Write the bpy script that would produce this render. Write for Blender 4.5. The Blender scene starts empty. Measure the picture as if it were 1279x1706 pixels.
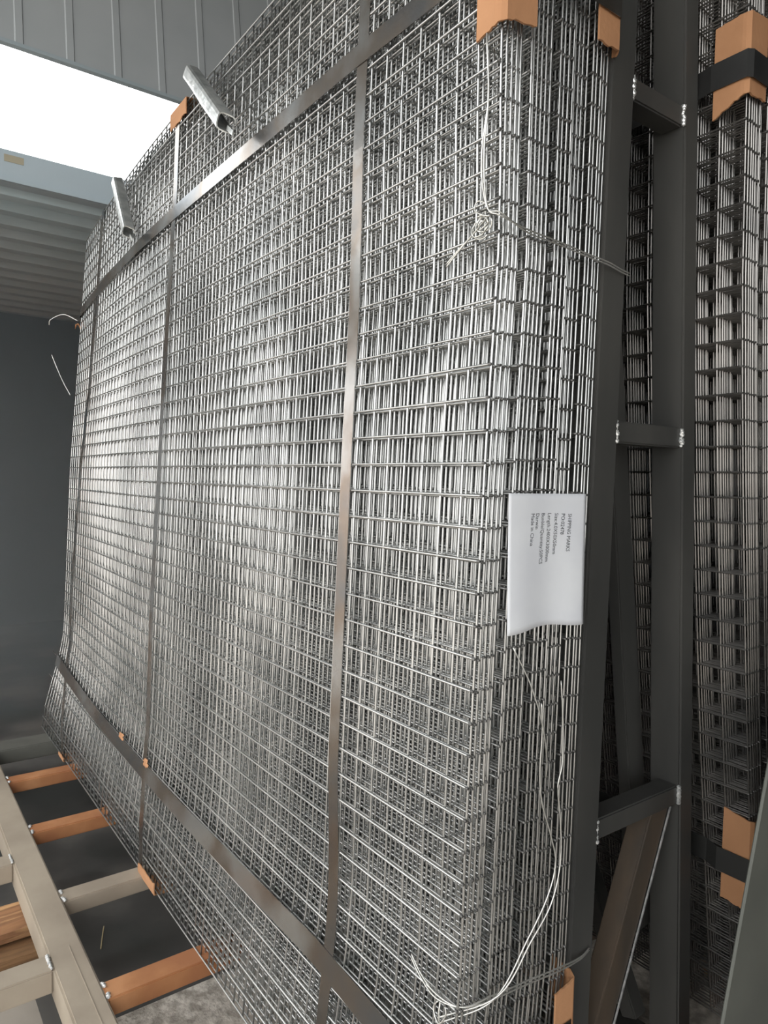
import bpy, bmesh, math, random
import numpy as np
from mathutils import Vector, Matrix, Quaternion

random.seed(7)
rng = np.random.default_rng(11)
S = bpy.context.scene
COL = S.collection

# ---------------------------------------------------------------- camera
F_PX = 1180.1
YAW, PITCH, ROLL = 0.632708, -0.0453445, 0.0200696
fw = Vector((math.sin(YAW) * math.cos(PITCH), math.cos(YAW) * math.cos(PITCH), math.sin(PITCH)))
r0 = Vector((math.cos(YAW), -math.sin(YAW), 0))
u0 = r0.cross(fw)
rt = math.cos(ROLL) * r0 + math.sin(ROLL) * u0
up = -math.sin(ROLL) * r0 + math.cos(ROLL) * u0
cam = bpy.data.objects.new('camera', bpy.data.cameras.new('camera'))
COL.objects.link(cam)
m3 = Matrix((rt, up, -fw)).transposed()
cam.matrix_world = Matrix.Translation((-0.7567, -0.7821, 1.4204)) @ m3.to_4x4()
cam.data.sensor_fit = 'VERTICAL'
cam.data.sensor_height = 36.0
cam.data.lens = F_PX / 1706 * 36.0
cam.data.clip_start = 0.02
S.camera = cam

# ---------------------------------------------------------------- light
w = bpy.data.worlds.new('overcast sky')
S.world = w
w.use_nodes = True
bg = w.node_tree.nodes['Background']
bg.inputs[0].default_value = (0.985, 1.0, 0.995, 1)
bg.inputs[1].default_value = 2.0
S.view_settings.view_transform = 'Standard'
S.view_settings.look = 'None'
S.view_settings.gamma = 1
S.view_settings.use_curve_mapping = False
S.view_settings.exposure = 0.8


# ---------------------------------------------------------------- materials
def srgb(r, g, b):
    f = lambda c: (c / 255 / 12.92) if c / 255 <= 0.04045 else ((c / 255 + 0.055) / 1.055) ** 2.4
    return (f(r), f(g), f(b), 1)


def mat(name, c1, c2=None, metal=0.0, rough=0.5, scale=8.0, stretch=(1, 1, 1), bump=0.0, bscale=None, detail=5.0, spread=(0.38, 0.62), c3=None):
    m = bpy.data.materials.new(name)
    m.use_nodes = True
    nt = m.node_tree
    b = nt.nodes['Principled BSDF']
    b.inputs['Metallic'].default_value = metal
    b.inputs['Roughness'].default_value = rough
    tc = nt.nodes.new('ShaderNodeTexCoord')
    mp = nt.nodes.new('ShaderNodeMapping')
    mp.inputs['Scale'].default_value = stretch
    nt.links.new(tc.outputs['Object'], mp.inputs[0])
    nz = nt.nodes.new('ShaderNodeTexNoise')
    nz.inputs['Scale'].default_value = scale
    nz.inputs['Detail'].default_value = detail
    nt.links.new(mp.outputs[0], nz.inputs['Vector'])
    cr = nt.nodes.new('ShaderNodeValToRGB')
    cr.color_ramp.elements[0].position = spread[0]
    cr.color_ramp.elements[1].position = spread[1]
    cr.color_ramp.elements[0].color = c1
    cr.color_ramp.elements[1].color = c2 or c1
    if c3:
        e = cr.color_ramp.elements.new((spread[0] + spread[1]) / 2)
        e.color = c3
    nt.links.new(nz.outputs[0], cr.inputs[0])
    nt.links.new(cr.outputs[0], b.inputs['Base Color'])
    if bump:
        bp = nt.nodes.new('ShaderNodeBump')
        bp.inputs['Strength'].default_value = bump
        bp.inputs['Distance'].default_value = 0.01
        n2 = nt.nodes.new('ShaderNodeTexNoise')
        n2.inputs['Scale'].default_value = bscale or scale * 6
        n2.inputs['Detail'].default_value = 6
        nt.links.new(mp.outputs[0], n2.inputs['Vector'])
        nt.links.new(n2.outputs[0], bp.inputs['Height'])
        nt.links.new(bp.outputs[0], b.inputs['Normal'])
    return m


M = {}
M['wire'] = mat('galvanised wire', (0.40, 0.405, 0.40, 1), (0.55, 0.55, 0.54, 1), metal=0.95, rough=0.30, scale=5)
M['dark_wire'] = mat('darker galvanised wire', (0.19, 0.185, 0.18, 1), (0.31, 0.295, 0.28, 1), metal=0.9, rough=0.36, scale=5)  # darker tone of galvanised wire, used for the dark bundle
M['cut'] = mat('burnt cut wire end', (0.08, 0.078, 0.075, 1), (0.20, 0.195, 0.19, 1), metal=0.6, rough=0.6, scale=90)
M['tie'] = mat('bright tie wire', (0.55, 0.545, 0.51, 1), (0.68, 0.67, 0.64, 1), metal=0.8, rough=0.4)
M['strap'] = mat('steel strap', (0.17, 0.185, 0.20, 1), (0.42, 0.43, 0.43, 1), metal=0.92, rough=0.25, scale=3.2, c3=(0.24, 0.205, 0.175, 1), bump=0.06)
M['black_strap'] = mat('black strap', (0.012, 0.012, 0.012, 1), (0.025, 0.025, 0.024, 1), rough=0.45)
M['card'] = mat('cardboard', srgb(156, 112, 78), srgb(170, 124, 88), rough=0.85, scale=5, bump=0.15, bscale=60)
M['brace'] = mat('scuffed brown steel', (0.045, 0.043, 0.040, 1), (0.10, 0.075, 0.055, 1), metal=0.3, rough=0.5, scale=9, stretch=(1, 1, 0.25))
M['grey_beam'] = mat('dull grey beam', srgb(76, 76, 71), srgb(94, 93, 87), rough=0.7, scale=4)
M['patch'] = mat('old tape', srgb(150, 142, 122), rough=0.8)
M['frame'] = mat('dark steel', (0.050, 0.050, 0.048, 1), (0.080, 0.078, 0.073, 1), metal=0.3, rough=0.5, scale=5, stretch=(1, 1, 0.3))
M['rail'] = mat('dusty steel tube', srgb(140, 128, 114), srgb(160, 148, 132), rough=0.62, scale=4, bump=0.08, bscale=30)
M['rust'] = mat('rust red primer', srgb(150, 98, 64), srgb(178, 126, 86), rough=0.6, scale=6, c3=srgb(160, 108, 70), bump=0.06)
M['weld'] = mat('weld bead', (0.45, 0.46, 0.46, 1), (0.75, 0.75, 0.74, 1), metal=0.7, rough=0.4, scale=60)
M['tube'] = mat('zinc tube', (0.46, 0.48, 0.48, 1), (0.70, 0.71, 0.70, 1), metal=0.85, rough=0.4, scale=25, bump=0.3, bscale=40)
M['paper'] = mat('white paper', srgb(206, 208, 214), srgb(214, 216, 220), rough=0.7)
M['ink'] = mat('grey ink', srgb(52, 54, 60), rough=0.8)
M['panel'] = mat('grey cladding', srgb(160, 165, 168), srgb(168, 172, 175), rough=0.5, scale=2)
M['roof'] = mat('shed roof', srgb(96, 100, 100), srgb(104, 108, 108), rough=0.6, scale=2)
M['lintel'] = mat('grey lintel paint', srgb(150, 162, 168), srgb(158, 168, 174), rough=0.5, scale=2)
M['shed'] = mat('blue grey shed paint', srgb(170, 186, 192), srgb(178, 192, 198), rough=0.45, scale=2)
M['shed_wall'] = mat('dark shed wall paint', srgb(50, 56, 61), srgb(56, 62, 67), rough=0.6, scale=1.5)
M['floor'] = mat('dark smooth floor', srgb(60, 60, 58), srgb(96, 93, 89), rough=0.55, scale=2.2, c3=srgb(74, 72, 70), bump=0.05)  # floor toned darker than the concrete beside it
M['concrete'] = mat('rough concrete', srgb(156, 148, 138), srgb(206, 198, 188), rough=0.9, scale=30, bump=0.5, bscale=70)
M['yard'] = mat('yard ground', srgb(182, 174, 164), srgb(204, 196, 186), rough=0.9, scale=3, bump=0.2)
M['slab'] = mat('dusty slab', srgb(136, 128, 118), srgb(156, 148, 138), rough=0.85, scale=3, bump=0.1)
M['wood'] = mat('old timber', srgb(150, 108, 74), srgb(190, 148, 104), rough=0.8, scale=6, stretch=(0.6, 6, 6), bump=0.25, c3=srgb(126, 88, 60))
M['bark'] = mat('bark', srgb(96, 72, 50), srgb(136, 102, 70), rough=0.9, scale=10, stretch=(0.5, 4, 4), bump=0.3)
M['plate'] = mat('grey plate', srgb(74, 76, 71), srgb(84, 86, 80), rough=0.55, scale=5)
M['scrap'] = mat('litter', srgb(170, 170, 150), srgb(120, 125, 105), rough=0.8, scale=30)
M['straw'] = mat('straw', srgb(196, 178, 140), rough=0.8)


# ---------------------------------------------------------------- helpers
def link(name, me, m, parent=None, smooth=False):
    if m and not me.materials:
        me.materials.append(m)
    elif m and me.materials[0] is None:
        me.materials[0] = m
    me.polygons.foreach_set('use_smooth', [bool(smooth)] * len(me.polygons))
    o = bpy.data.objects.new(name, me)
    COL.objects.link(o)
    if parent:
        o.parent = parent
    return o


def tag(o, label=None, cat=None, group=None, kind=None):
    if label: o['label'] = label
    if cat: o['category'] = cat
    if group: o['group'] = group
    if kind: o['kind'] = kind
    return o


def empty(name, loc, label, cat, group=None):
    o = bpy.data.objects.new(name, None)
    COL.objects.link(o)
    o.location = loc
    o.empty_display_size = 0.05
    bpy.context.view_layer.update()
    return tag(o, label, cat, group)


def put(name, me, m, root, smooth=False):
    """a part built in world coordinates, hung under its thing"""
    o = link(name, me, m, root, smooth)
    o.matrix_parent_inverse = root.matrix_world.inverted()
    return o


def grid_mesh(name, V, Fq):
    me = bpy.data.meshes.new(name)
    V = np.asarray(V, np.float32); Fq = np.asarray(Fq, np.int32)
    me.vertices.add(len(V)); me.vertices.foreach_set('co', V.ravel())
    me.loops.add(Fq.size); me.loops.foreach_set('vertex_index', Fq.ravel())
    me.polygons.add(len(Fq))
    me.polygons.foreach_set('loop_start', np.arange(0, Fq.size, Fq.shape[1], dtype=np.int32))
    me.update(calc_edges=True)
    me.validate()
    return me


def tubes(name, lines, rad, sides=6, dark=0):
    """many round wires as one mesh of quads with closed ends"""
    VV, FF, MI, base = [], [], [], 0
    a = np.arange(sides) * 2 * math.pi / sides
    for ln, L in enumerate(lines):
        L = np.asarray(L, float); n = len(L)
        T = np.gradient(L, axis=0); T /= np.linalg.norm(T, axis=1)[:, None]
        ref = np.array([0, 0, 1.0]) if abs(T[0][2]) < 0.8 else np.array([0, 1.0, 0])
        N = np.cross(T, ref); N /= np.linalg.norm(N, axis=1)[:, None]
        B = np.cross(T, N)
        ring = L[:, None, :] + rad * (np.cos(a)[None, :, None] * N[:, None, :] + np.sin(a)[None, :, None] * B[:, None, :])
        VV.append(ring.reshape(-1, 3))
        i = np.arange(n - 1)[:, None] * sides; k = np.arange(sides)[None, :]; k2 = (k + 1) % sides
        q = np.stack([i + k, i + k2, i + sides + k2, i + sides + k], -1).reshape(-1, 4) + base
        FF.append(q)
        mi = np.zeros(len(q), np.int32)
        if ln < dark: mi[:sides] = 1; mi[-sides:] = 1
        MI.append(mi)
        caps = []
        for st, rev in ((0, True), ((n - 1) * sides, False)):
            idx = [base + st + t for t in range(sides)]
            if rev: idx = idx[::-1]
            for t in range(0, sides - 2, 2):
                caps.append([idx[0], idx[t + 1], idx[t + 2], idx[min(t + 3, sides - 1)]])
        caps = np.array([c for c in caps if len(set(c)) == 4])
        FF.append(caps); MI.append(np.full(len(caps), 1 if dark else 0, np.int32))
        base += n * sides
    me = grid_mesh(name, np.concatenate(VV), np.concatenate(FF))
    if dark:
        me.materials.append(None); me.materials.append(M['cut'])
        me.polygons.foreach_set('material_index', np.concatenate(MI))
    return me


def curve_pts(P, n=40):
    """smooth line through given points (Catmull-Rom)"""
    P = [np.array(p, float) for p in P]
    P = [2 * P[0] - P[1]] + P + [2 * P[-1] - P[-2]]
    out = []
    k = max(2, n // (len(P) - 3))
    for i in range(1, len(P) - 2):
        for t in np.linspace(0, 1, k, endpoint=False):
            a, b, c, d = P[i - 1], P[i], P[i + 1], P[i + 2]
            out.append(0.5 * (2 * b + (c - a) * t + (2 * a - 5 * b + 4 * c - d) * t * t + (3 * b - a - 3 * c + d) * t ** 3))
    out.append(P[-2])
    return np.array(out)


def bar(name, p0, p1, wx, wy, bevel=0.004, ref=(0, 1, 0)):
    """square tube between two points; wx across the side axis, wy along ref"""
    p0, p1 = Vector(p0), Vector(p1)
    t = (p1 - p0).normalized()
    b = Vector(ref); b = (b - t * b.dot(t)).normalized()
    a = b.cross(t)
    bm = bmesh.new()
    v = []
    for p in (p0, p1):
        for sa, sb in ((-1, -1), (1, -1), (1, 1), (-1, 1)):
            v.append(bm.verts.new(p + a * (sa * wx / 2) + b * (sb * wy / 2)))
    for f in ((3, 2, 1, 0), (4, 5, 6, 7), (0, 1, 5, 4), (1, 2, 6, 5), (2, 3, 7, 6), (3, 0, 4, 7)):
        bm.faces.new([v[i] for i in f])
    bmesh.ops.recalc_face_normals(bm, faces=bm.faces)
    if bevel:
        bmesh.ops.bevel(bm, geom=bm.edges[:], offset=bevel, segments=2, affect='EDGES')
    me = bpy.data.meshes.new(name)
    bm.to_mesh(me); bm.free()
    return me


def box(name, x0, x1, y0, y1, z0, z1, bevel=0.0):
    return bar(name, ((x0 + x1) / 2, (y0 + y1) / 2, z0), ((x0 + x1) / 2, (y0 + y1) / 2, z1), x1 - x0, y1 - y0, bevel)


def blob(name, p, size, n=9):
    """a lumpy run of weld metal"""
    bm = bmesh.new()
    for i in range(n):
        t = (i + 0.5) / n - 0.5
        c = Vector(p) + Vector(size) * t + Vector((random.uniform(-1, 1), random.uniform(-1, 1), random.uniform(-1, 1))) * 0.0015
        r = random.uniform(0.0035, 0.006)
        bmesh.ops.create_icosphere(bm, subdivisions=1, radius=r, matrix=Matrix.Translation(c))
    me = bpy.data.meshes.new(name)
    bm.to_mesh(me); bm.free()
    return me


def ribbon(name, P, N, axis, width, th=0.0009):
    """flat strap along points P with outward normals N; axis = direction across the strap (per point or one)"""
    P = np.asarray(P, float); N = np.asarray(N, float); A = np.broadcast_to(np.asarray(axis, float), P.shape)
    V = np.stack([P - A * width / 2, P + A * width / 2, P + A * width / 2 + N * th, P - A * width / 2 + N * th], 1).reshape(-1, 3)
    n = len(P)
    i = np.arange(n - 1)[:, None] * 4; k = np.arange(4)[None, :]; k2 = (k + 1) % 4
    q = np.stack([i + k, i + k2, i + 4 + k2, i + 4 + k], -1).reshape(-1, 4)
    q = np.concatenate([q, [[3, 2, 1, 0], [4 * n - 4, 4 * n - 3, 4 * n - 2, 4 * n - 1]]])
    me = grid_mesh(name, V, q)
    bm = bmesh.new(); bm.from_mesh(me); bmesh.ops.recalc_face_normals(bm, faces=bm.faces); bm.to_mesh(me); bm.free()
    return me


# ---------------------------------------------------------------- setting: ground, shed, roof
def structure(name, me, m, parent=None):
    o = link(name, me, m, parent)
    if parent is None: o['kind'] = 'structure'
    return o


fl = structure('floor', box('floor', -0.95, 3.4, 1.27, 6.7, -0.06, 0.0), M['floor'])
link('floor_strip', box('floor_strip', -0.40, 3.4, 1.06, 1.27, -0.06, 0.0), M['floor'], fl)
structure('trim_4', box('side_apron', -3.2, -0.95, 1.27, 6.7, -0.06, 0.0), M['yard'])
structure('ground', box('ground', -40, 40, -40, 45, -0.16, -0.062), M['yard'])
ap = structure('trim_1', box('apron', -0.40, 3.4, -4.0, 1.06, -0.06, 0.0), M['concrete'])
link('side_slab', box('side_slab', -1.3, -0.40, -4.0, 1.27, -0.06, 0.0), M['slab'], ap)
link('outer_slab', box('outer_slab', -3.2, -1.3, -4.0, 1.27, -0.06, 0.0), M['yard'], ap)


def corrugated(name, x0, x1, y0, y1, z, pitch, depth, along='x', th=0.012):
    """trapezoid profile sheet; ribs run along x, profile steps along y"""
    prof = []
    y = y0
    while y < y1:
        for f, d in ((0.0, 0), (0.34, 0), (0.5, -1), (0.84, -1)):
            if y + f * pitch <= y1:
                prof.append((y + f * pitch, z + d * depth))
        y += pitch
    V, Q = [], []
    for (yy, zz) in prof:
        V += [(x0, yy, zz), (x1, yy, zz), (x1, yy, zz + th), (x0, yy, zz + th)]
    for i in range(len(prof) - 1):
        b = 4 * i
        Q += [(b, b + 1, b + 5, b + 4), (b + 3, b + 7, b + 6, b + 2), (b + 1, b + 2, b + 6, b + 5), (b, b + 4, b + 7, b + 3)]
    Q += [(0, 3, 2, 1), (len(V) - 4, len(V) - 3, len(V) - 2, len(V) - 1)]
    return grid_mesh(name, V, Q)


structure('ceiling', corrugated('shed_ceiling', -3.2, 3.4, 3.34, 6.6, 2.93, 0.25, 0.055), M['shed'])
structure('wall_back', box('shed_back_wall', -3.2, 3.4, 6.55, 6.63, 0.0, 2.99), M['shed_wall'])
structure('wall_sky_blocker', box('sky_blocker', -0.1, 3.4, -3.0, -2.92, 0.0, 4.32), M['shed_wall'])  # unseen wall added behind the camera to block sky light
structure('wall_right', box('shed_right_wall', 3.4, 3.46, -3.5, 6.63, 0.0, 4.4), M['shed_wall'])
lin = structure('trim_2', box('shed_lintel', -3.2, 3.4, 3.30, 3.38, 2.884, 3.045, 0.004), M['lintel'])
link('lip', box('lip', -3.2, 3.4, 3.285, 3.30, 2.884, 2.90), M['lintel'], lin)

# ribbed fascia panel under the near roof, leaning back 9 degrees
fas = structure('trim_3', box('fascia_sheet', -3.2, 3.4, -0.012, 0.0, 0.0, 1.1), M['panel'])
fas.location = (0, 2.70, 3.252)
fas.rotation_euler = (math.radians(-9), 0, 0)
lipm = box('fascia_edge', -3.2, 3.4, -0.020, 0.004, -0.014, 0.004)
link('bottom_edge', lipm, M['lintel'], fas)
rib_me = bpy.data.meshes.new('rib')
bm = bmesh.new()
prof = [(-0.019, -0.0121), (-0.014, -0.0165), (0.014, -0.0165), (0.019, -0.0121)]
vs = [[bm.verts.new((x, y, z)) for x, y in prof] for z in (0.004, 1.1)]
for i in range(3):
    bm.faces.new((vs[0][i], vs[0][i + 1], vs[1][i + 1], vs[1][i]))
bm.faces.new(vs[0][::-1]); bm.faces.new(vs[1]); bm.faces.new((vs[0][3], vs[0][0], vs[1][0], vs[1][3]))
bm.to_mesh(rib_me); bm.free()
x = -3.1
while x < 3.4:
    o = link('rib', rib_me, M['panel'], fas)
    o.location = (x, 0, 0)
    x += 0.207
structure('ceiling_near', box('near_roof', -2.5, 3.46, -6.0, 2.95, 4.32, 4.40), M['roof'])

link('tan_patch', box('tan_patch', -0.175, -0.085, 3.2985, 3.3, 2.985, 3.020), M['patch'], lin)

# glare haze volume added in the shed to imitate lens glare
hz = link('haze', box('haze', -3.19, 3.39, 3.39, 6.54, 0.002, 2.86), None)
hm = bpy.data.materials.new('glare haze'); hm.use_nodes = True
nt = hm.node_tree; nt.nodes.remove(nt.nodes['Principled BSDF'])
vs_ = nt.nodes.new('ShaderNodeVolumeScatter'); vs_.inputs['Density'].default_value = 0.30; vs_.inputs['Anisotropy'].default_value = 0.2
vs_.inputs['Color'].default_value = (0.62, 0.83, 0.95, 1)
nt.links.new(vs_.outputs[0], nt.nodes['Material Output'].inputs['Volume'])
hz.data.materials.append(hm)
tag(hz, 'thin bluish haze added in the dark shed behind the mesh, imitating lens glare', 'haze', None, 'stuff')

# ---------------------------------------------------------------- the mesh bundles
ZR = 1.449          # height of the row level with the eye
PIT = 0.05
NY, JT, JB = 58, -22, 25
THK = 0.262
NS = 26
NS2 = 28


def ss(t):
    t = np.clip(t, 0, 1)
    return t * t * (3 - 2 * t)


def face(y, z, k=0.0):
    """x of the outer side of sheet at depth share k of the near bundle"""
    y = np.asarray(y, float); z = np.asarray(z, float)
    j = (ZR - z) / PIT
    bow = 0.045 * np.clip((y - 1.3) / 1.6, 0, 1.1) ** 1.8 * (1 + 0.8 * np.clip(-j / 22, 0, 1)) * (1 - ss((j - 15) / 10))
    fl = -0.036 * ss((j - 16) / 9)
    sc = np.interp(j, [-22, -12, -9, -6, -3, 0, 9, 12, 15, 18, 25], [-.02, -.012, 0, .0055, .002, 0, .001, .0005, .0055, .005, 0]) * np.exp(-np.clip(y, 0, 9) / 0.6)
    return (z - ZR) * (0.0367 - 0.0140 * k) + bow * (1 - k) + fl * (1 - 0.6 * k) + sc * (1 - k) + THK * k


def face2(z):
    return np.interp(z, [0.2, 0.567, 0.957, 1.37, 1.77, 2.14, 2.56], [0.765, 0.711, 0.656, 0.608, 0.570, 0.555, 0.540])


# sideways and upward shift of each sheet: sheets lie in packs
shift = []
packs = [(5, 0.000, 0.0), (1, 0.016, 0.003), (1, -0.003, 0.004), (5, 0.003, 0.007), (1, 0.014, -0.004), (4, 0.001, 0.010), (4, 0.006, -0.004), (3, 0.001, 0.006), (4, 0.004, 0.002)]
for n, dy, dz in packs:
    for i in range(n):
        shift.append((dy + rng.uniform(-.0008, .0008), dz + rng.uniform(-.0007, .0007)))
shift[0] = (0.0, 0.0)
shift[1] = (0.0005, -0.003)


def sheet_lines(fx, dy, dz, ny, j0, j1, zr, seg, out=-1, extra=()):
    """horizontal and vertical wire centre lines of one welded sheet"""
    H, Vt = [], []
    ys = np.concatenate([[-0.0034], np.linspace(0.002, ny * PIT - 0.002, seg), [ny * PIT + 0.0034]])
    seg2 = seg + 2
    for j in range(j0, j1 + 1):
        z = zr - j * PIT
        yy = ys.copy()
        for (ej, el) in extra:
            if ej == j: yy[-1] += el
        zz = np.full(seg2, z + dz)
        H.append(np.stack([fx(yy + dy, zz) + 0.002, yy + dy, zz], 1))
    zs = np.linspace(zr - j1 * PIT - 0.006, zr - j0 * PIT + 0.006, seg)
    for k in range(ny + 1):
        yy = np.full(seg, k * PIT + dy)
        Vt.append(np.stack([fx(yy, zs + dz) + 0.0058, yy, zs + dz], 1))
    return H, Vt


ORD = ('first second third fourth fifth sixth seventh eighth ninth tenth eleventh twelfth thirteenth fourteenth fifteenth sixteenth seventeenth '
       'eighteenth nineteenth twentieth twenty-first twenty-second twenty-third twenty-fourth twenty-fifth twenty-sixth twenty-seventh twenty-eighth').split()
# outermost sheet: every wire a part
root = empty('mesh_sheet', (0, 1.45, 0.2), 'outermost bright welded wire mesh sheet of the large near bundle, facing the yard', 'mesh sheet', 'mesh sheets of the near bundle')
H, Vt = sheet_lines(lambda y, z: face(y, z, 0), 0, 0, NY, JT, JB, ZR, 22)
for L in H: put('horizontal_wire', tubes('horizontal_wire', [L], 0.0022, 8, 1), M['wire'], root, True)
for L in Vt: put('vertical_wire', tubes('vertical_wire', [L], 0.0022, 8), M['wire'], root, True)

for i in range(1, NS):
    k = i / NS
    dy, dz = shift[i]
    ex = {3: ((19, .25), (21, .19)), 8: ((20, .22),), 12: ((18, .28), (21, .26))}.get(i, ())
    H, Vt = sheet_lines(lambda y, z: face(y, z, k), dy, dz, NY, JT, JB, ZR, 13, extra=ex)
    o = link('mesh_sheet', tubes('mesh_sheet', H + Vt, 0.0021, 5, len(H)), M['wire'], None, True)
    if i == 1:
        tag(o, 'second welded wire mesh sheet of the near bundle, right behind the outermost one', 'mesh sheet', 'mesh sheets of the near bundle')
    elif i == NS - 1:
        tag(o, 'hindmost welded wire mesh sheet of the near bundle, beside the dark rack post', 'mesh sheet', 'mesh sheets of the near bundle')
    else:
        tag(o, ORD[i] + ' wire mesh sheet of the near bundle, counted from its bright yard face', 'mesh sheet', 'mesh sheets of the near bundle')

Y2 = -0.088
proto = None
for i in range(NS2):
    dy = float(rng.uniform(-.001, .001)) + (0.006 if i in (6, 7, 15) else 0.0)
    dz = float(rng.uniform(-.0008, .0008)) + (0.002 if i > 9 else 0.0)
    if i == 0: dy = dz = 0.0
    if proto is None:
        H, Vt = sheet_lines(lambda y, z: face2(z), 0, 0, NY, -23, 24, ZR - 0.0, 13)
        proto = tubes('far_mesh_sheet', H + Vt, 0.0018, 6, len(H))
    o = link('mesh_sheet', proto, M['dark_wire'], None, i == 0)
    o.location = (i * 0.0097, Y2 + dy, dz)
    if i == 0:
        tag(o, 'innermost mesh sheet of the dark bundle, its square cells seen beside the posts', 'mesh sheet', 'mesh sheets of the dark bundle')
    else:
        tag(o, ORD[i] + ' mesh sheet of the dark bundle, counted from the rack posts outward', 'mesh sheet', 'mesh sheets of the dark bundle')


# ---------------------------------------------------------------- steel straps
def vertical_strap(name, ypts, width, label):
    zs = np.linspace(0.196, 2.556, 48)
    ytab = np.interp(zs, [p[1] for p in ypts], [p[0] for p in ypts])
    P, N, A = [], [], []
    fx = face(ytab, zs) - 0.0010
    slope = np.gradient(ytab, zs)
    for a, b, c, s in zip(fx, ytab, zs, slope):
        P.append((a, b, c)); N.append((-1, 0, 0)); A.append((0, 1, 0))
    bx = face(ytab, zs, 1.0) + 0.004
    P.append((fx[-1] + 0.002, ytab[-1], 2.5575)); N.append((-.7, 0, .7)); A.append((0, 1, 0))
    P.append((bx[-1], ytab[-1], 2.5575)); N.append((.7, 0, .7)); A.append((0, 1, 0))
    for a, b, c in zip(bx[::-3], ytab[::-3], zs[::-3]):
        P.append((a, b, c)); N.append((1, 0, 0)); A.append((0, 1, 0))
    P.append((bx[0], ytab[0], 0.1905)); N.append((.7, 0, -.7)); A.append((0, 1, 0))
    P.append((fx[0], ytab[0], 0.1905)); N.append((-.7, 0, -.7)); A.append((0, 1, 0))
    o = link(name, ribbon(name, P, N, np.array(A), width), M['strap'])
    return tag(o, label, 'strap', 'steel straps around the near bundle')


vertical_strap('steel_strap', [(0.315, .2), (0.335, .38), (0.372, .88), (0.375, 1.38), (0.379, 1.85), (0.372, 2.55)], 0.034,
               'upright steel strap on the near bundle, the one closest to its paper label')
vertical_strap('steel_strap', [(1.365, .2), (1.465, .54), (1.483, 1.0), (1.463, 1.45), (1.455, 1.78), (1.417, 2.28), (1.42, 2.55)], 0.034,
               'upright steel strap around the middle of the near mesh bundle')
vertical_strap('steel_strap', [(2.43, .2), (2.69, .55), (2.72, .88), (2.66, 1.22), (2.62, 1.45), (2.53, 1.82), (2.45, 2.55)], 0.034,
               'upright steel strap near the far end of the near mesh bundle')


def loop_strap(name, ztab, width, label):
    ys = np.linspace(-0.012, NY * PIT + 0.010, 60)
    zs = np.interp(ys, [p[0] for p in ztab], [p[1] for p in ztab])
    P, N, A = [], [], []
    for y, z in zip(ys, zs):
        P.append((float(face(y, z)) - 0.0026, y, z)); sl = float(face(y, z + .02) - face(y, z - .02)) / .04; N.append((-1, 0, sl)); A.append((sl, 0, 1))
    y = ys[-1] + 0.003
    for k in np.linspace(0.03, 0.97, 6):
        P.append((float(face(y, zs[-1], k)), y, zs[-1])); N.append((0, 1, 0))
    for y, z in zip(ys[::-4], zs[::-4]):
        P.append((float(face(y, z, 1.0)) + 0.008, y, z)); N.append((1, 0, 0))
    y = ys[0] - 0.0085
    for k in np.linspace(0.98, 0.03, 6):
        P.append((float(face(0, zs[0], k)), y, zs[0])); N.append((0, -1, 0))
    P.append(P[0]); N.append(N[0])
    o = link(name, ribbon(name, P, N, np.array(A + [(0, 0, 1)] * (len(P) - len(A)), float), width), M['strap'])
    return tag(o, label, 'strap', 'steel straps around the near bundle')


loop_strap('steel_strap', [(0, 2.222), (0.4, 2.236), (1.1, 2.236), (1.8, 2.231), (2.9, 2.200)], 0.042,
           'level steel strap around the upper part of the near bundle, below two zinc tubes')
loop_strap('steel_strap', [(0, 0.462), (0.4, 0.485), (1.1, 0.475), (1.5, 0.477), (2.1, 0.485), (2.9, 0.515)], 0.048,
           'level steel strap around the lower part of the near mesh bundle, shiny by its middle')


def strap2(ztab, width, near, label):
    P, N = [], []
    ys = np.concatenate([[Y2 - 0.009, Y2 + 0.02, Y2 + 0.06], np.linspace(Y2 + 0.09, Y2 + 2.92, 24)])
    for y in ys:
        P.append((float(face2(ztab)) - 0.003 - near * (1 if y < Y2 + 0.07 else 0), y, ztab)); N.append((-1, 0, 0))
    for k in np.linspace(0, 1, 5):
        P.append((float(face2(ztab)) + k * (NS2 * 0.0097 + 0.003), ys[-1] + 0.003, ztab)); N.append((0, 1, 0))
    for y in ys[::-1]:
        P.append((float(face2(ztab)) + NS2 * 0.0097 + 0.005, y, ztab)); N.append((1, 0, 0))
    for k in np.linspace(1, 0, 5):
        P.append((float(face2(ztab)) + k * (NS2 * 0.0097 + 0.003), ys[0] - 0.0055, ztab)); N.append((0, -1, 0))
    P.append(P[0]); N.append(N[0])
    o = link('black_strap', ribbon('black_strap', P, N, (0, 0, 1), width, 0.0012), M['black_strap'])
    return tag(o, label, 'strap', 'black straps around the dark bundle')


strap2(2.190, 0.050, 0.007, 'black strap around the top of the dark bundle, across a large cardboard corner')
strap2(0.640, 0.050, 0.016, 'black strap around the lower part of the dark bundle, across a torn cardboard corner')


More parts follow.
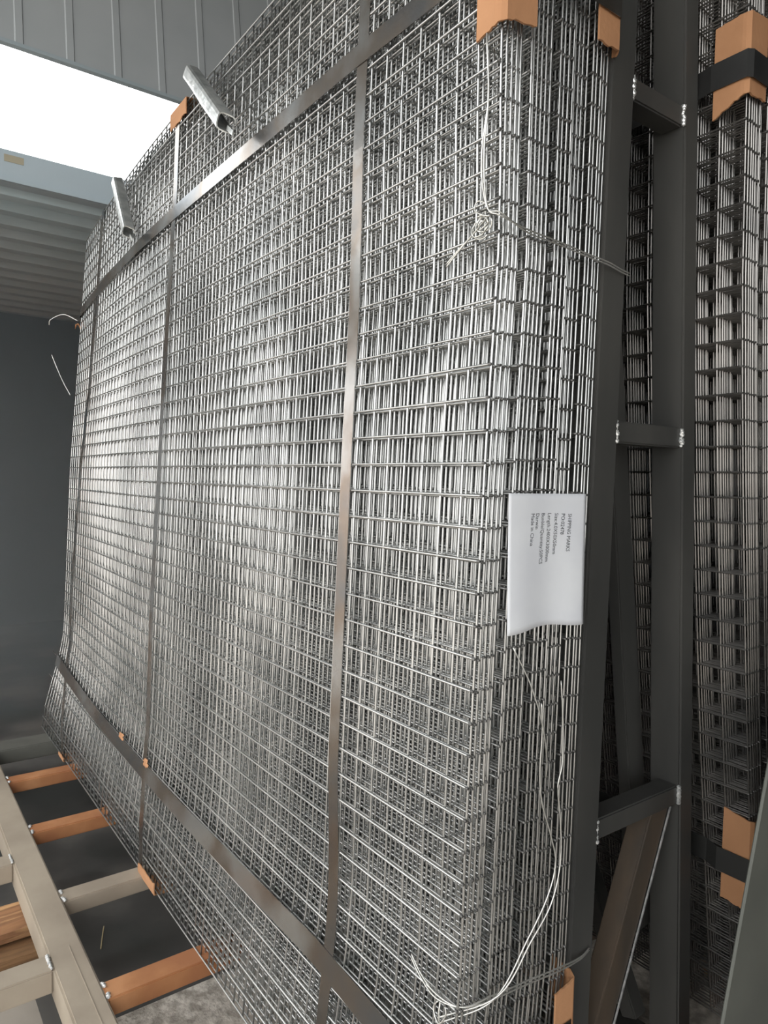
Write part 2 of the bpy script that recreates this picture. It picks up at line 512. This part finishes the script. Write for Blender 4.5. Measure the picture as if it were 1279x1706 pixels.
# ---------------------------------------------------------------- cardboard corner guards
def corner_guard(path, z0f, z1f, label, th=0.0035, jag=0.0018):
    """card folded round an edge: path is a list of xy points (outer side), z0f/z1f lower and upper height by share along it"""
    path = [Vector(p) for p in path]
    d = [0]
    for a, b in zip(path, path[1:]): d.append(d[-1] + (b - a).length)
    n = 22
    V, Q = [], []
    def at(t):
        t *= d[-1]
        for i in range(len(path) - 1):
            if t <= d[i + 1] + 1e-9:
                s = (t - d[i]) / (d[i + 1] - d[i])
                return path[i].lerp(path[i + 1], s), (path[i + 1] - path[i]).normalized()
    rows = 4
    ph = random.uniform(0, 6)
    for i in range(n):
        t = i / (n - 1)
        p, tg = at(t)
        nrm = Vector((tg.y, -tg.x))
        za = z0f(t) + random.uniform(-jag, jag) + 0.0008 * math.sin(t * 9 + ph); zb = z1f(t) + random.uniform(-jag, jag) * 0.4
        for r in range(rows):
            z = za + (zb - za) * r / (rows - 1)
            lean = (z - z0f(0)) * 0
            V += [(p.x + nrm.x * th + lean, p.y + nrm.y * th, z), (p.x + lean, p.y, z)]
    idx = lambda i, r, s: (i * rows + r) * 2 + s
    for i in range(n - 1):
        for r in range(rows - 1):
            Q.append((idx(i, r, 0), idx(i + 1, r, 0), idx(i + 1, r + 1, 0), idx(i, r + 1, 0)))
            Q.append((idx(i, r + 1, 1), idx(i + 1, r + 1, 1), idx(i + 1, r, 1), idx(i, r, 1)))
        Q.append((idx(i, 0, 1), idx(i + 1, 0, 1), idx(i + 1, 0, 0), idx(i, 0, 0)))
        Q.append((idx(i, rows - 1, 0), idx(i + 1, rows - 1, 0), idx(i + 1, rows - 1, 1), idx(i, rows - 1, 1)))
    for i in (0, n - 1):
        for r in range(rows - 1):
            Q.append((idx(i, r, 0), idx(i, r + 1, 0), idx(i, r + 1, 1), idx(i, r, 1)))
    me = grid_mesh('cardboard_corner', V, Q)
    bm = bmesh.new(); bm.from_mesh(me); bmesh.ops.recalc_face_normals(bm, faces=bm.faces); bm.to_mesh(me); bm.free()
    o = link('cardboard_corner', me, M['card'])
    return tag(o, label, 'cardboard', 'cardboard edge guards under the straps')


fx = float(face(0, 2.15)) - 0.005
corner_guard([(fx + 0.001, 0.042), (fx, 0.0), (fx + 0.004, -0.013), (0.073, -0.015)], lambda t: 2.092 + 0.020 * t, lambda t: 2.36,
             'brown cardboard guard folded over the front top corner of the near bundle')
bx = float(face(0, 2.15, 1.0)) + 0.004
corner_guard([(0.222, -0.014), (bx - 0.004, -0.013), (bx + 0.002, 0.0), (bx + 0.003, 0.045)], lambda t: 2.150, lambda t: 2.30,
             'narrow cardboard guard at the back top corner of the near bundle beside the post')
bx = float(face(0, 0.5, 1.0)) + 0.004
corner_guard([(0.188, -0.016), (bx - 0.004, -0.016), (bx + 0.003, 0.0), (bx + 0.003, 0.04)], lambda t: 0.40, lambda t: 0.545 + 0.02 * t,
             'cardboard guard low on the back corner of the near bundle beside the post')
f2 = float(face2(2.19)) - 0.004
corner_guard([(f2, Y2 + 0.056), (f2, Y2 + 0.004), (f2 + 0.002, Y2 - 0.0065), (f2 + 0.060, Y2 - 0.0075)], lambda t: 2.112 + 0.028 * min(1, t * 2), lambda t: 2.280 + 0.010 * t,
             'large cardboard guard on the top corner of the dark bundle under a black strap')
f2 = float(face2(0.64)) - 0.012
corner_guard([(f2, Y2 + 0.05), (f2, Y2 + 0.004), (f2 + 0.002, Y2 - 0.0065), (f2 + 0.06, Y2 - 0.0075)], lambda t: 0.560 - 0.006 * min(1, t * 2), lambda t: 0.752 - 0.024 * t,
             'torn cardboard guard low on the dark bundle, above the leaning grey plate')


def edge_card(y0, y1, top, label, drop):
    """card folded over the top or round the bottom edge of the near bundle under a strap"""
    z = 2.552 if top else 0.198
    s = 1 if top else -1
    n = 9
    V, Q = [], []
    th = 0.003
    for i in range(n):
        y = y0 + (y1 - y0) * i / (n - 1)
        f = float(face(y, z)) - 0.0045
        j = random.uniform(-.005, .005)
        for (px, pz) in ((f, z - s * (drop + j)), (f - 0.001, z - s * drop * .45), (f, z + s * 0.003), (f + 0.03, z + s * 0.004), (f + 0.07 + j, z + s * 0.004)):
            V += [(px, y, pz), (px - th * (0.9 if px < f + 0.01 else 0), y, pz + s * th * (0 if px < f + 0.01 else 0.6))]
    m = 5
    ix = lambda i, r, q: (i * m + r) * 2 + q
    for i in range(n - 1):
        for r in range(m - 1):
            Q.append((ix(i, r, 0), ix(i + 1, r, 0), ix(i + 1, r + 1, 0), ix(i, r + 1, 0)))
            Q.append((ix(i, r + 1, 1), ix(i + 1, r + 1, 1), ix(i + 1, r, 1), ix(i, r, 1)))
        for r in (0, m - 1):
            Q.append((ix(i, r, 0), ix(i, r, 1), ix(i + 1, r, 1), ix(i + 1, r, 0)))
    for i in (0, n - 1):
        for r in range(m - 1):
            Q.append((ix(i, r, 0), ix(i, r + 1, 0), ix(i, r + 1, 1), ix(i, r, 1)))
    me = grid_mesh('cardboard_corner', V, Q)
    bm = bmesh.new(); bm.from_mesh(me); bmesh.ops.recalc_face_normals(bm, faces=bm.faces); bm.to_mesh(me); bm.free()
    o = link('cardboard_corner', me, M['card'])
    return tag(o, label, 'cardboard', 'cardboard edge guards under the straps')


edge_card(1.335, 1.475, True, 'small cardboard piece on the top edge of the near bundle under the middle strap', 0.045)
edge_card(1.225, 1.375, False, 'small cardboard piece at the bottom edge of the near bundle under the middle strap', 0.030)
edge_card(2.395, 2.49, False, 'small cardboard piece at the bottom edge of the near bundle under the far strap', 0.012)


def chip(name, c, size, m, label, cat, group=None):
    """small crumpled scrap"""
    bm = bmesh.new()
    n = 5
    g = [[bm.verts.new((Vector(c) + Vector(((a / (n - 1) - .5) * size[0], (b / (n - 1) - .5) * size[1] + random.uniform(-1, 1) * size[1] * .08, random.uniform(-1, 1) * size[2] * .3 + size[2] * (0.5 if a in (1, 3) else 0))))) for b in range(n)] for a in range(n)]
    for a in range(n - 1):
        for b in range(n - 1):
            if (a, b) in ((0, 0), (3, 3)): continue
            bm.faces.new((g[a][b], g[a + 1][b], g[a + 1][b + 1], g[a][b + 1]))
    bmesh.ops.delete(bm, geom=[v for v in bm.verts if not v.link_faces], context='VERTS')
    r = bmesh.ops.extrude_face_region(bm, geom=bm.faces[:])
    bmesh.ops.translate(bm, verts=[v for v in r['geom'] if isinstance(v, bmesh.types.BMVert)], vec=(0, 0, 0.0012))
    bmesh.ops.recalc_face_normals(bm, faces=bm.faces)
    me = bpy.data.meshes.new(name); bm.to_mesh(me); bm.free()
    return tag(link(name, me, m), label, cat, group)


def upright_chip(y, z, wy, wz, label):
    f = float(face(y, z)) - 0.006
    o = chip('cardboard_scrap', (0, 0, 0), (wz, wy, 0.006), M['card'], label, 'cardboard', 'cardboard scraps tucked behind the lower strap')
    o.rotation_euler = (0, math.radians(-90), 0)
    o.location = (f, y, z)


upright_chip(1.70, 0.512, 0.05, 0.024, 'tiny orange cardboard scrap sticking up behind the lower level strap, farther one')
upright_chip(1.43, 0.510, 0.04, 0.028, 'tiny orange cardboard scrap by the crossing of lower and middle straps')
edge = chip('cardboard_scrap', (0.10, 2.912, 2.13), (0.05, 0.02, 0.05), M['card'], 'small cardboard scrap at the far end of the near bundle by the upper strap', 'cardboard')

# ---------------------------------------------------------------- zinc tubes
def zinc_tube(p0, p1, wid, label):
    p0, p1 = Vector(p0), Vector(p1)
    t = (p1 - p0).normalized()
    ref = Vector((1, 0, 0)); b = (ref - t * ref.dot(t)).normalized(); a = b.cross(t)
    rt_ = empty('zinc_tube', p1, label, 'tube', 'zinc tubes on the upper mesh')
    # rolled open profile: rounded square with a narrow slot on the back
    n = 20
    ang = [math.radians(20 + 320 * i / (n - 1)) for i in range(n)]
    def sq(an, r):
        c, s = math.cos(an), math.sin(an)
        k = (abs(c) ** 5 + abs(s) ** 5) ** (-1 / 5)
        return c * k * r, s * k * r
    V, Q = [], []
    L = 8
    for l in range(L):
        f = l / (L - 1)
        p = p0.lerp(p1, f)
        for r in (wid / 2, wid / 2 - 0.003):
            for i, an in enumerate(ang):
                x, y = sq(an, r * (1 + 0.03 * math.sin(9 * f + an)))
                e = 0.0
                if l == 0: e = 0.010 * math.cos(an + 2.4)
                if l == L - 1: e = 0.008 * math.cos(an)
                v = p + b * x + a * y + t * e
                V.append(v[:])
    ix = lambda l, s, i: (l * 2 + s) * n + i
    for l in range(L - 1):
        for i in range(n - 1):
            Q.append((ix(l, 0, i), ix(l, 0, i + 1), ix(l + 1, 0, i + 1), ix(l + 1, 0, i)))
            Q.append((ix(l, 1, i), ix(l + 1, 1, i), ix(l + 1, 1, i + 1), ix(l, 1, i + 1)))
        for i in (0, n - 1):
            Q.append((ix(l, 0, i), ix(l + 1, 0, i), ix(l + 1, 1, i), ix(l, 1, i)))
    for l in (0, L - 1):
        for i in range(n - 1):
            Q.append((ix(l, 0, i), ix(l, 1, i), ix(l, 1, i + 1), ix(l, 0, i + 1)))
    me = grid_mesh('tube', V, Q)
    bm = bmesh.new(); bm.from_mesh(me); bmesh.ops.recalc_face_normals(bm, faces=bm.faces); bm.to_mesh(me); bm.free()
    put('tube_body', me, M['tube'], rt_)
    put('end_tab', bar('end_tab', p1 + a * wid * .2 + Vector((0.006, 0, 0)), p1 + t * 0.035 + a * wid * .2 + Vector((0.012, 0, 0)), 0.012, 0.002, 0, (1, 0, 0)), M['tube'], rt_)


zinc_tube((0.008, 1.235, 2.570), (-0.030, 0.900, 2.290), 0.042, 'thick zinc tube leaning on the upper mesh above the level strap')
zinc_tube((0.030, 2.05, 2.535), (0.000, 1.80, 2.270), 0.040, 'slimmer looking zinc tube leaning on the upper mesh near its far end')

# ---------------------------------------------------------------- steel rack
rack = empty('steel_rack', (0.45, 1.4, 0.0), 'dark steel A-frame rack with base rails carrying the two mesh bundles', 'rack')
px1 = lambda z: 0.279 + 0.0227 * (z - 0.7)
px2 = lambda z: 0.611 - 0.057 * (z - 0.7)
def rp(name, me, m, lab=None):
    o = put(name, me, m, rack)
    if lab: o['label'] = lab
    return o


for y in (0.031, 0.95, 1.9, 2.8):
    rp('post', bar('post', (px1(0.2) + .003, y, 0.2), (px1(2.72) + .003, y, 2.72), 0.066, 0.062), M['frame'])
    rp('post', bar('post', (px2(0.2), y + 0.005, 0.2), (px2(2.72), y + 0.004, 2.72), 0.047, 0.070), M['frame'])
    for z in (0.787, 1.515, 2.123):
        rg = rp('rung', bar('rung', (px1(z) + 0.029, y - 0.004, z), (px2(z) - 0.024, y - 0.004, z), 0.040, 0.045, 0.003), M['frame'])
        if y < 0.5:
            for wx, wl in ((px1(z) + 0.034, 0.040), (px2(z) - 0.024, 0.036)):
                o = link('weld', blob('weld', (wx, y - 0.028, z), (0, 0, wl)), M['weld'], rg)
                o['label'] = 'pale lumpy weld bead'
rp('brace', bar('brace', (0.545, 0.040, 0.772), (0.300, 0.040, 0.20), 0.058, 0.045, 0.003), M['brace'])
rp('edge_highlight', bar('edge_highlight', (0.576, 0.0165, 0.760), (0.331, 0.0165, 0.19), 0.003, 0.003, 0), M['weld'], 'pale bar painting in the edge highlight of the slanting brace')  # thin pale bar added as a painted highlight along the brace edge
rp('brace', bar('brace', (0.655, 0.13, 0.42), (0.45, 0.13, 1.86), 0.055, 0.03, 0.003), M['frame'])
for y0, y1 in ((0.10, 0.93), (0.98, 1.88), (1.93, 2.78)):
    rp('brace', bar('brace', (px2(0.3) - .03, y0, 0.25), (px2(2.1) - .03, y1, 2.1), 0.04, 0.04, 0.003, (1, 0, 0)), M['frame'])
for xx in (0.268, 0.632):
    rp('post_rail', box('post_rail', xx - 0.03, xx + 0.03, -0.10, 2.9, 0.156, 0.1995, 0.003), M['frame'])
rp('long_rail', box('long_rail', -0.395, -0.312, -0.5, 2.98, 0.120, 0.2, 0.005), M['rail'], 'long dusty grey steel rail')
rp('long_rail', box('long_rail', 1.25, 1.333, -0.5, 2.98, 0.120, 0.2, 0.005), M['rail'])
rp('rail_seam', box('rail_seam', -0.3445, -0.3425, -0.4, 1.12, 0.1995, 0.2012), M['rail'])
for y, key in ((-0.03, 'rust'), (0.435, 'rail'), (0.905, 'rust'), (1.368, 'rail'), (1.84, 'rust'), (2.318, 'rust')):
    rp('cross_beam', box('cross_beam', -0.312, 1.25, y - 0.034, y + 0.034, 0.152, 0.1985, 0.004), M[key], 'rust brown cross beam' if key == 'rust' else 'grey cross beam')
    for s in (-1, 1):
        rp('weld', blob('weld', (-0.309, y + s * 0.022, 0.199), (0, 0.02, -0.004), 6), M['weld'], 'pale lumpy weld bead')
rp('end_beam', box('end_beam', -0.95, 1.4, 2.665, 2.795, 0.135, 0.1985, 0.004), M['grey_beam'])
for y in (1.083, 1.667):
    rp('side_arm', box('side_arm', -1.15, -0.395, y - 0.036, y + 0.036, 0.140, 0.1985, 0.004), M['rail'])
    rp('weld', blob('weld', (-0.397, y, 0.199), (0, 0.06, 0.0), 8), M['weld'], 'pale lumpy weld bead')
rp('long_rail', box('long_rail', -1.235, -1.15, -0.5, 2.98, 0.120, 0.2, 0.005), M['rail'])

# timbers under the rack
def timber(x0, x1, yc, zc, ry, rz, m, label, seed):
    random.seed(seed)
    n, L = 14, 7
    V, Q = [], []
    for l in range(L):
        xx = x0 + (x1 - x0) * l / (L - 1)
        for i in range(n):
            an = 2 * math.pi * i / n
            c, s = math.cos(an), math.sin(an)
            k = (abs(c) ** 4 + abs(s) ** 4) ** (-1 / 4)
            V.append((xx + random.uniform(-.004, .004) * (l in (0, L - 1)), yc + c * k * ry * random.uniform(.95, 1.0), max(zc - rz, min(zc + rz, zc + s * k * rz * random.uniform(.95, 1.02)))))
    bm = bmesh.new()
    vs = [bm.verts.new(v) for v in V]
    for l in range(L - 1):
        for i in range(n):
            bm.faces.new((vs[l * n + i], vs[l * n + (i + 1) % n], vs[(l + 1) * n + (i + 1) % n], vs[(l + 1) * n + i]))
    bm.faces.new(vs[:n]); bm.faces.new(vs[-n:])
    bmesh.ops.recalc_face_normals(bm, faces=bm.faces)
    me = bpy.data.meshes.new('timber_block'); bm.to_mesh(me); bm.free()
    return tag(link('timber_block', me, m), label, 'timber', 'timber blocks under the rack')


timber(-0.85, -0.345, 1.50, 0.0895, 0.075, 0.0300, M['wood'], 'upper worn timber block wedged under the grey rail', 3)
timber(-0.90, -0.33, 1.475, 0.0300, 0.085, 0.0295, M['bark'], 'lower timber block on the floor below the upper one', 5)
for (x, y, t) in ((-0.35, -0.3, 'squared timber block under the near end of the long grey rail'), (1.29, 2.6, 'squared timber block under the far end of the hidden rail'), (1.29, 0.3, 'squared timber block under the near end of the hidden rail')):
    tag(link('support_block', box('support_block', x - .09, x + .09, y - .06, y + .06, 0.0005, 0.1195, 0.006), M['wood']), t, 'timber', 'support blocks under the rack rails')

# ---------------------------------------------------------------- paper label
lab = empty('shipping_label', (0.15, -0.012, 1.18), 'white paper label with lines of turned print, tied to the end of the near bundle', 'label')
def paper_pt(u, v):
    """u across from the mesh front edge, v down; paper waves a little"""
    xl = 0.0455 + 0.002 * v; xr = 0.2325 - 0.0025 * v
    x = xl + (xr - xl) * u
    z = 1.4035 - v * (0.2190 + 0.0035 * math.cos(u * 6.5))
    y = -0.0125 - 0.0035 * math.sin(u * 7.5 + 0.6) * (0.35 + 0.65 * v) - 0.002 * v ** 3
    return (x, y, z)
n, mrows = 26, 22
V = [paper_pt(i / (n - 1), r / (mrows - 1)) for r in range(mrows) for i in range(n)]
Q = [(r * n + i, (r + 1) * n + i, (r + 1) * n + i + 1, r * n + i + 1) for r in range(mrows - 1) for i in range(n - 1)]
me = grid_mesh('sheet_of_paper', V, Q)
po = put('paper', me, M['paper'], lab, True)
md = po.modifiers.new('thick', 'SOLIDIFY'); md.thickness = 0.0003; md.offset = -1

LINES = [('SHIPPING MARKS', 762, 350, 755), ('PO:02478', 690, 350, 575), ('Size:4.0X50X50mm', 617, 345, 785), ('Length:2400X3000mm', 540, 345, 865),
         ('Bunble/Quantity:50PCS', 468, 345, 885), ('Darwin', 403, 345, 508), ('Made in China', 350, 345, 680)]
for txt, cx, y0, y1 in LINES:
    cu = bpy.data.curves.new('print', 'FONT')
    cu.body = txt; cu.size = 0.0125; cu.resolution_u = 2
    to = bpy.data.objects.new('tmp', cu); COL.objects.link(to)
    bpy.context.view_layer.update()
    tm = bpy.data.meshes.new_from_object(to.evaluated_get(bpy.context.evaluated_depsgraph_get()))
    bpy.data.objects.remove(to)
    co = np.empty(len(tm.vertices) * 3, np.float32); tm.vertices.foreach_get('co', co); co = co.reshape(-1, 3)
    wdt = co[:, 0].max() - co[:, 0].min()
    want = (y1 - y0) / 6.5625 / 216
    out = []
    u_top = (cx - 85) / 850; v_a = (y0 - 135) / 6.5625 / 216
    for a, b, c in co:
        v = v_a + (a - co[:, 0].min()) / wdt * want
        u = u_top - 0.034 + b / 0.190 - 0.05 * (v - v_a) - 0.0
        p = paper_pt(u, v)
        out.append((p[0], p[1] - 0.0004, p[2]))
    tm.vertices.foreach_set('co', np.array(out, np.float32).ravel())
    tm.materials.clear()
    put('printed_line', tm, M['ink'], lab)

# ---------------------------------------------------------------- tie wires
tw = empty('tie_wire', (0.0, -0.01, 1.81), 'twisted tie wire round the upper end of the near bundle, with loose twisted tails', 'wire', 'tie wires on the near bundle')
def fr(y, z, o=0.006): return (float(face(y, z)) - o, y, z)
for d in (0, 0.0045):
    put('strand', tubes('strand', [curve_pts([fr(0.02, 2.09 + d), fr(0.013, 2.0, .007), fr(0.019 + d, 1.93, .010), fr(0.018 + d, 1.875, .010), fr(0.006, 1.83, .012), (0.012, -0.012, 1.818 + d), (0.07, -0.013, 1.810 - d), (0.14, -0.013, 1.807 - d), (0.22, -0.013, 1.802 - d), (0.272, -0.012, 1.800 - d), (0.315, -0.007, 1.797 - d), (0.345, -0.004, 1.796 - d)], 60)], 0.0014, 6), M['tie'], tw, True)
    put('strand', tubes('strand', [curve_pts([fr(0.008, 1.822, .010), fr(0.028, 1.806, .013), fr(0.05, 1.798, .009), fr(0.075, 1.786 + d * .5, .007), fr(0.105, 1.768 + d, .006)], 40)], 0.0014, 6), M['tie'], tw, True)
kn = []
for i in range(5):
    cy, cz, r = 0.018 + 0.006 * (i % 3), 1.808 + 0.007 * (i % 2), 0.010 + 0.002 * i
    kn.append(np.array([fr(cy + r * math.cos(a + i), cz + r * 0.9 * math.sin(a + i), .009 + .003 * math.sin(a * 2 + i)) for a in np.linspace(0, 5.3, 18)]))
kn.append(curve_pts([fr(0.004, 1.836, .010), fr(0.03, 1.850, .010), fr(0.036, 1.838, .012), fr(0.02, 1.826, .013), fr(0.004, 1.82, .011)], 24))
put('knot', tubes('knot', kn, 0.0013, 6), M['tie'], tw, True)

bw = empty('tie_wire', (0.03, -0.01, 0.6), 'bright tie wire round the lower end of the near bundle, with two long loose tails', 'wire', 'tie wires on the near bundle')
for d in (0, 0.006):
    put('strand', tubes('strand', [curve_pts([fr(0.105, 0.628 + d, .006), fr(0.075, 0.612 + d, .008), fr(0.035, 0.603 + d, .009), (0.015 - .03, -0.002, 0.602), (0.04, -0.013, 0.598 + d), (0.12, -0.014, 0.590 + d), (0.2, -0.014, 0.580 + d), (0.262, -0.010, 0.574 + d * .6), (0.295, -0.004, 0.575 + d * .6)], 60)], 0.0014, 6), M['tie'], bw, True)
A = curve_pts([fr(0.022, 0.572, .010), (0.035, -0.022, 0.606), (0.105, -0.026, 0.68), (0.150, -0.026, 0.735), (0.170, -0.024, 0.785), (0.158, -0.022, 0.835), (0.136, -0.020, 0.895), (0.131, -0.018, 0.945), (0.136, -0.016, 1.01), (0.134, -0.0145, 1.06)], 70)
B = curve_pts([fr(0.026, 0.578, .011), (0.040, -0.026, 0.612), (0.108, -0.030, 0.676), (0.156, -0.030, 0.725), (0.178, -0.028, 0.790), (0.176, -0.026, 0.86), (0.170, -0.024, 0.915), (0.182, -0.022, 0.955), (0.184, -0.018, 1.03), (0.181, -0.0145, 1.09)], 70)
put('tail', tubes('tail', [A], 0.0014, 6), M['tie'], bw, True)
put('tail', tubes('tail', [B], 0.0014, 6), M['tie'], bw, True)
put('knot', tubes('knot', [curve_pts([fr(.03, .602, .010), fr(.036, .588, .012), fr(.022, .572, .012), fr(.010, .590, .010), fr(.012, .603, .010)], 24),
                           curve_pts([fr(.024, .604, .010), fr(.022, .590, .013), fr(.020, .574, .012)], 14)], 0.0013, 6), M['tie'], bw, True)
lw = tag(link('loose_wire', tubes('loose_wire', [curve_pts([(0.066, -0.012, 1.160), (0.098, -0.022, 1.098), (0.126, -0.024, 1.03), (0.148, -0.017, 0.965), (0.153, -0.012, 0.93)], 30)], 0.0013, 6), M['tie'], None, True),
         'single bright loose wire slanting across the bundle end below the paper label', 'wire')
lw2 = tag(link('loose_wire', tubes('loose_wire', [curve_pts([(0.085, 2.905, 2.16), (0.03, 2.95, 2.19), (-0.02, 2.99, 2.165), (-0.025, 3.0, 2.14)], 24), curve_pts([(0.05, 2.904, 1.80), (0.03, 2.95, 1.86), (0.01, 2.99, 1.93), (-0.01, 3.02, 2.0)], 24)], 0.0018, 6), M['tie'], None, True),
          'thin curled wire ends poking out beyond the far end of the near bundle', 'wire')

# ---------------------------------------------------------------- foreground plate and litter
bm = bmesh.new()
poly = [(0.197, 0.0), (1.3, 0.0), (1.3, 1.9), (0.762, 1.9)]
f0 = [bm.verts.new((x, -0.22, z)) for x, z in poly]
f1 = [bm.verts.new((x, -0.214, z)) for x, z in poly]
bm.faces.new(f0); bm.faces.new(f1[::-1])
for i in range(4):
    bm.faces.new((f0[i], f1[i], f1[(i + 1) % 4], f0[(i + 1) % 4]))
bmesh.ops.recalc_face_normals(bm, faces=bm.faces)
bmesh.ops.bevel(bm, geom=bm.edges[:], offset=0.002, segments=1, affect='EDGES')
me = bpy.data.meshes.new('steel_plate'); bm.to_mesh(me); bm.free()
tag(link('steel_plate', me, M['plate']), 'grey painted steel plate with slanting edge standing before the dark bundle', 'plate')
tag(link('straw', tubes('straw', [curve_pts([(-0.166, 1.465, 0.003), (-0.182, 1.42, 0.003), (-0.202, 1.361, 0.003)], 14)], 0.0018, 6), M['straw'], None, True),
    'thin pale straw lying on the dark floor between the cross beams', 'straw')
chip('litter_scrap', (-0.47, 1.02, 0.004), (0.025, 0.02, 0.012), M['card'], 'small orange scrap on the concrete beside the grey rail', 'scrap')
chip('litter_scrap', (0.632, 0.246, 0.203), (0.055, 0.075, 0.010), M['scrap'], 'pale crumpled paper scrap lying at the foot of the rack posts', 'scrap')
